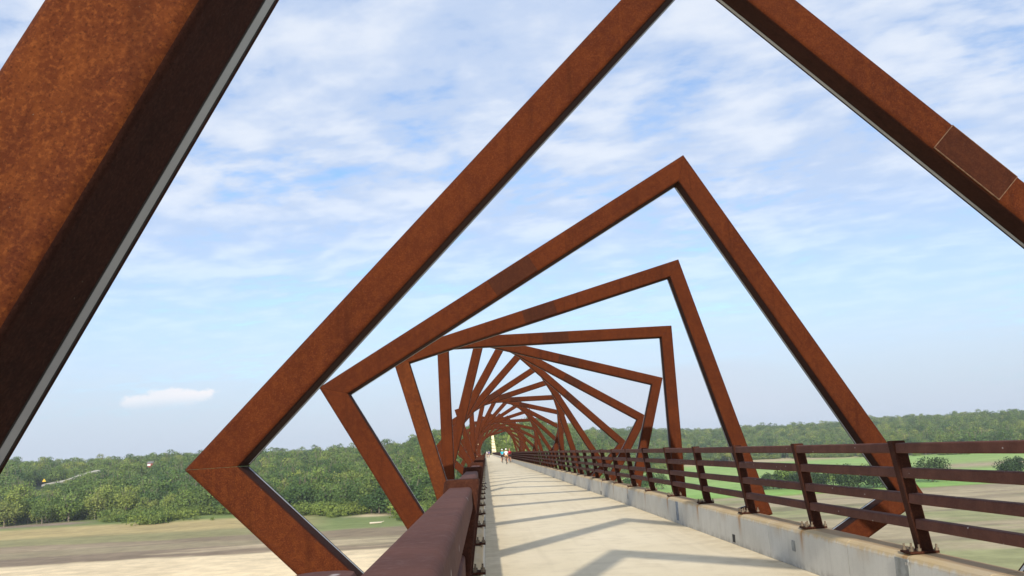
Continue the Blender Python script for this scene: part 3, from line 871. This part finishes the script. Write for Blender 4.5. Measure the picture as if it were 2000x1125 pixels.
for f in ((0, 1, 2), (5, 4, 3), (0, 3, 4, 1), (1, 4, 5, 2), (2, 5, 3, 0)): bm.faces.new([v[i] for i in f])
link('panel', mesh_from_bm(bm, 'panel'), M['yellow'], sg)
bm = bmesh.new(); tube(bm, (0, .12, -2), (0, .12, 3.2), .09); link('post', mesh_from_bm(bm, 'post'), M['chrome'], sg)
y = 1095.0; t = -.3498
hz = EYE + .0050 * y - .2
hs_ = thing('house', 'tiny red and white house among the trees on the left hillside', 'house', (t * y, y, hz - 3))
bm = bmesh.new(); box(bm, -3.4, 3.4, -2.5, 2.5, 0, 5.2); link('wall', mesh_from_bm(bm, 'wall'), M['barnred'], hs_)
bm = bmesh.new()
v = [bm.verts.new(p) for p in ((-3.7, -2.9, 5.2), (3.7, -2.9, 5.2), (3.7, 2.9, 5.2), (-3.7, 2.9, 5.2), (-3.7, 0, 7.6), (3.7, 0, 7.6))]
for f in ((0, 1, 5, 4), (2, 3, 4, 5), (0, 4, 3), (1, 2, 5), (0, 3, 2, 1)): bm.faces.new([v[i] for i in f])
link('roof', mesh_from_bm(bm, 'roof'), M['roofgrey'], hs_)
link('garage_door', boxmesh('garage_door', -3.3, .3, -2.62, -2.505, 2.6, 4.6), M['white'], hs_)
lg = thing('log', 'pale bare log lying on the green shore beyond the railing', 'log', (-49.1, 420.0, tz(-49.1, 420.0)))
bm = bmesh.new(); tube(bm, (-2.9, 0, .42), (2.2, .5, .5), .42, .30, 9); link('trunk', mesh_from_bm(bm, 'trunk'), M['log'], lg)
bm = bmesh.new(); tube(bm, (1.9, .45, .55), (3.4, .1, 1.0), .18, .07, 6); link('branch', mesh_from_bm(bm, 'branch'), M['log'], lg)


# ------------------------------------------------------------------ cyclists
def skin_body(name, verts, edges, m, parent, lvl=1):
    me = bpy.data.meshes.new(name); me.from_pydata([v[:3] for v in verts], edges, [])
    tmp = bpy.data.objects.new(name, me); COL.objects.link(tmp)
    md = tmp.modifiers.new('skin', 'SKIN'); md.use_smooth_shade = True
    for sv, v in zip(me.skin_vertices[0].data, verts): sv.radius = (v[3], v[4] if len(v) > 4 else v[3])
    me.skin_vertices[0].data[0].use_root = True
    sb = tmp.modifiers.new('sub', 'SUBSURF'); sb.levels = lvl; sb.render_levels = lvl
    dg = bpy.context.evaluated_depsgraph_get(); out = bpy.data.meshes.new_from_object(tmp.evaluated_get(dg))
    bpy.data.objects.remove(tmp); out.name = name
    return link(name, out, m, parent)


def wheel(r, w, n=24):
    bm = bmesh.new(); m_ = 8; ring = []
    for i in range(n):
        a = 2 * math.pi * i / n
        ring.append([bm.verts.new((w * math.cos(2 * math.pi * j / m_), (r + w * math.sin(2 * math.pi * j / m_)) * math.cos(a), (r + w * math.sin(2 * math.pi * j / m_)) * math.sin(a))) for j in range(m_)])
    for i in range(n):
        for j in range(m_): bm.faces.new((ring[i][j], ring[(i + 1) % n][j], ring[(i + 1) % n][(j + 1) % m_], ring[i][(j + 1) % m_]))
    return mesh_from_bm(bm, 'tyre', 60)


def spokes(r):
    bm = bmesh.new(); tube(bm, (-.04, 0, 0), (.04, 0, 0), .02)
    for i in range(12):
        a = i * math.pi / 6; tube(bm, (.02 if i % 2 else -.02, 0, 0), (0, r * math.cos(a), r * math.sin(a)), .003, n=4)
    return mesh_from_bm(bm, 'spokes')
TY, SK = wheel(.325, .022), spokes(.31)


def cyclist(x, y, face, shirt, shorts, helmet, frame_m, lab, blab, left_up=True):
    rz = 0 if face > 0 else math.pi
    bk = thing('bicycle', blab, 'bicycle', (x, y, 0.004), 'bicycles ridden along the walkway'); bk.rotation_euler = (0, 0, rz)
    for wy in (-.48, .54):
        w_ = link('wheel', SK, M['chrome'], bk); w_.location = (0, wy, .347); link('tyre', TY, M['tyre'], w_)
    bm = bmesh.new()
    bb = (0, -.04, .29); seat_t = (0, -.20, .86); head_t = (0, .37, .86); head_b = (0, .41, .68)
    for p, q_ in ((bb, seat_t), (seat_t, head_t), (bb, head_b), (head_t, head_b)): tube(bm, p, q_, .019)
    for s in (-.035, .035):
        tube(bm, (s, -.48, .347), bb, .011); tube(bm, (s, -.48, .347), (s * .5, -.19, .80), .009); tube(bm, (s, .54, .347), (s, .42, .66), .014)
    tube(bm, (0, .36, .86), (0, .40, 1.0), .016)
    link('frame', mesh_from_bm(bm, 'frame', 40), frame_m, bk)
    bm = bmesh.new(); tube(bm, (-.28, .36, 1.02), (.28, .36, 1.02), .014); tube(bm, (0, .40, .98), (0, .36, 1.02), .016); link('handlebar', mesh_from_bm(bm, 'handlebar', 40), M['chrome'], bk)
    bm = bmesh.new(); v0 = [(-.075, -.36, .96), (.075, -.36, .96), (.02, -.05, .955), (-.02, -.05, .955)]
    a_ = [bm.verts.new(p) for p in v0]; b_ = [bm.verts.new((p[0] * .8, p[1], p[2] - .05)) for p in v0]
    bm.faces.new(a_); bm.faces.new(b_[::-1])
    for i in range(4): bm.faces.new((a_[i], b_[i], b_[(i + 1) % 4], a_[(i + 1) % 4]))
    tube(bm, (0, -.20, .84), (0, -.23, .93), .014); link('saddle', mesh_from_bm(bm, 'saddle'), M['tyre'], bk)
    cr = 1 if left_up else -1
    bm = bmesh.new(); tube(bm, (-.09, bb[1], bb[2]), (.09, bb[1], bb[2]), .02)
    for s, dz_ in ((-1, cr), (1, -cr)):
        tube(bm, (s * .08, bb[1], bb[2]), (s * .08, bb[1] + .03, bb[2] + dz_ * .165), .010); box(bm, s * .12 - .05, s * .12 + .05, bb[1] - .02, bb[1] + .08, bb[2] + dz_ * .165 - .011, bb[2] + dz_ * .165 + .011)
    link('crank', mesh_from_bm(bm, 'crank'), M['chrome'], bk)
    ps = thing('person', lab, 'person', (x, y, 0.004), 'cyclists on the walkway'); ps.rotation_euler = (0, 0, rz)
    # body: one skinned surface of bare skin; clothes are shells over it
    Vb = [(0, -.22, 1.03, .13, .105), (0, -.12, 1.18, .125, .09), (0, .0, 1.34, .145, .10), (0, .09, 1.46, .10, .07), (0, .14, 1.545, .05, .055), (0, .17, 1.60, .062, .07), (0, .185, 1.68, .078, .095), (0, .19, 1.76, .062, .075)]
    Eb = [(i, i + 1) for i in range(7)]
    for s in (-1, 1):
        i = len(Vb); Vb += [(s * .17, .07, 1.43, .060), (s * .23, .16, 1.23, .044), (s * .235, .34, 1.075, .033), (s * .225, .38, 1.045, .030), (s * .215, .43, 1.03, .022)]
        Eb += [(3, i), (i, i + 1), (i + 1, i + 2), (i + 2, i + 3), (i + 3, i + 4)]
        upv = (s == -1) == left_up
        kn = (s * .11, .20, .86) if upv else (s * .11, .10, .60); an = (s * .115, -.03, .53) if upv else (s * .115, -.06, .20); ft = (s * .12, .08, .485) if upv else (s * .12, .07, .15)
        i = len(Vb); Vb += [(s * .095, -.17, .985, .098), (*kn, .062), ((kn[0] + an[0]) / 2, (kn[1] + an[1]) / 2 - .03, (kn[2] + an[2]) / 2, .056), (*an, .038), (*ft, .036)]
        Eb += [(0, i), (i, i + 1), (i + 1, i + 2), (i + 2, i + 3), (i + 3, i + 4)]
    skin_body('body', Vb, Eb, M['skin'], ps)
    Vs = [(0, -.20, 1.08, .150, .125), (0, -.12, 1.19, .145, .11), (0, .0, 1.34, .162, .118), (0, .085, 1.455, .115, .085)]; Es = [(0, 1), (1, 2), (2, 3)]
    for s in (-1, 1):
        i = len(Vs); Vs += [(s * .175, .075, 1.425, .074), (s * .215, .13, 1.30, .062)]; Es += [(3, i), (i, i + 1)]
    skin_body('shirt', Vs, Es, shirt, ps)
    Vh = [(0, -.235, 1.035, .150, .125)]; Eh = []
    for s in (-1, 1):
        upv = (s == -1) == left_up; kn = (s * .11, .20, .86) if upv else (s * .11, .10, .60)
        i = len(Vh); Vh += [(s * .095, -.16, .985, .112), (s * .105, (-.16 * .35 + kn[1] * .65), (.985 * .35 + kn[2] * .65), .088)]; Eh += [(0, i), (i, i + 1)]
    skin_body('shorts', Vh, Eh, shorts, ps)
    # face side is away from or towards the camera with the rider's heading
    bm = bmesh.new(); bmesh.ops.create_uvsphere(bm, u_segments=14, v_segments=8, radius=.118)
    bmesh.ops.delete(bm, geom=[v for v in bm.verts if v.co.z < -.03], context='VERTS')
    for v in bm.verts: v.co.y *= 1.25
    he = link('helmet', mesh_from_bm(bm, 'helmet', 60), helmet, ps); he.location = (0, .185, 1.735)
    bm = bmesh.new(); tube(bm, (0, .255, 1.665), (0, .295, 1.65), .018, .012, 6); link('nose', mesh_from_bm(bm, 'nose'), M['skin'], ps)
    for s in (-1, 1):
        bm = bmesh.new(); box(bm, s * .05 - .045, s * .05 + .045, -.09, .17, -.035, .035)
        upv = (s == -1) == left_up
        sh = link('shoe', mesh_from_bm(bm, 'shoe'), M['tyre'], ps); sh.location = (s * .07, -.05, .478 if upv else .145)


cyclist(2.45, 113, 1, M['white'], M['tan'], M['white'], M['bike_dark'], 'cyclist in white shirt and tan shorts riding away, nearest in the walkway', 'dark bicycle under the rider in white', True)
cyclist(2.25, 128, 1, M['teal'], M['blackcloth'], M['white'], M['bike_dark'], 'cyclist in teal jersey and white helmet riding beside the one in white', 'bicycle under the rider in the teal jersey', False)
cyclist(3.20, 126, 1, M['red'], M['blackcloth'], M['tan'], M['bike_red'], 'cyclist in bright red shirt riding nearest the right railing', 'bicycle under the rider in the red shirt', True)
cyclist(.95, 255, -1, M['blue'], M['blackcloth'], M['white'], M['bike_dark'], 'distant cyclist in blue shirt near the far end of the path', 'bicycle under the distant rider in blue', True)
cyclist(.40, 262, -1, M['white'], M['blackcloth'], M['white'], M['bike_dark'], 'distant cyclist in white shirt beside the one in blue', 'bicycle under the distant rider in white', False)

# ------------------------------------------------------------------ the air: thin summer haze
o = link('haze', boxmesh('haze', -10400, 10400, -10400, 10400, FLOOR - 3.0, 70.0)); o['kind'] = 'stuff'
hm = bpy.data.materials.new('haze_air'); hm.use_nodes = True; hm.node_tree.nodes.clear(); t_ = NT(hm.node_tree)
pv = t_.new('ShaderNodeVolumePrincipled'); pv.inputs['Density'].default_value = 0.85e-4; pv.inputs['Color'].default_value = (.80, .88, 1.0, 1); pv.inputs['Anisotropy'].default_value = 0.0
ou = t_.new('ShaderNodeOutputMaterial'); t_.l.new(pv.outputs[0], ou.inputs['Volume'])
o.data.materials.append(hm)
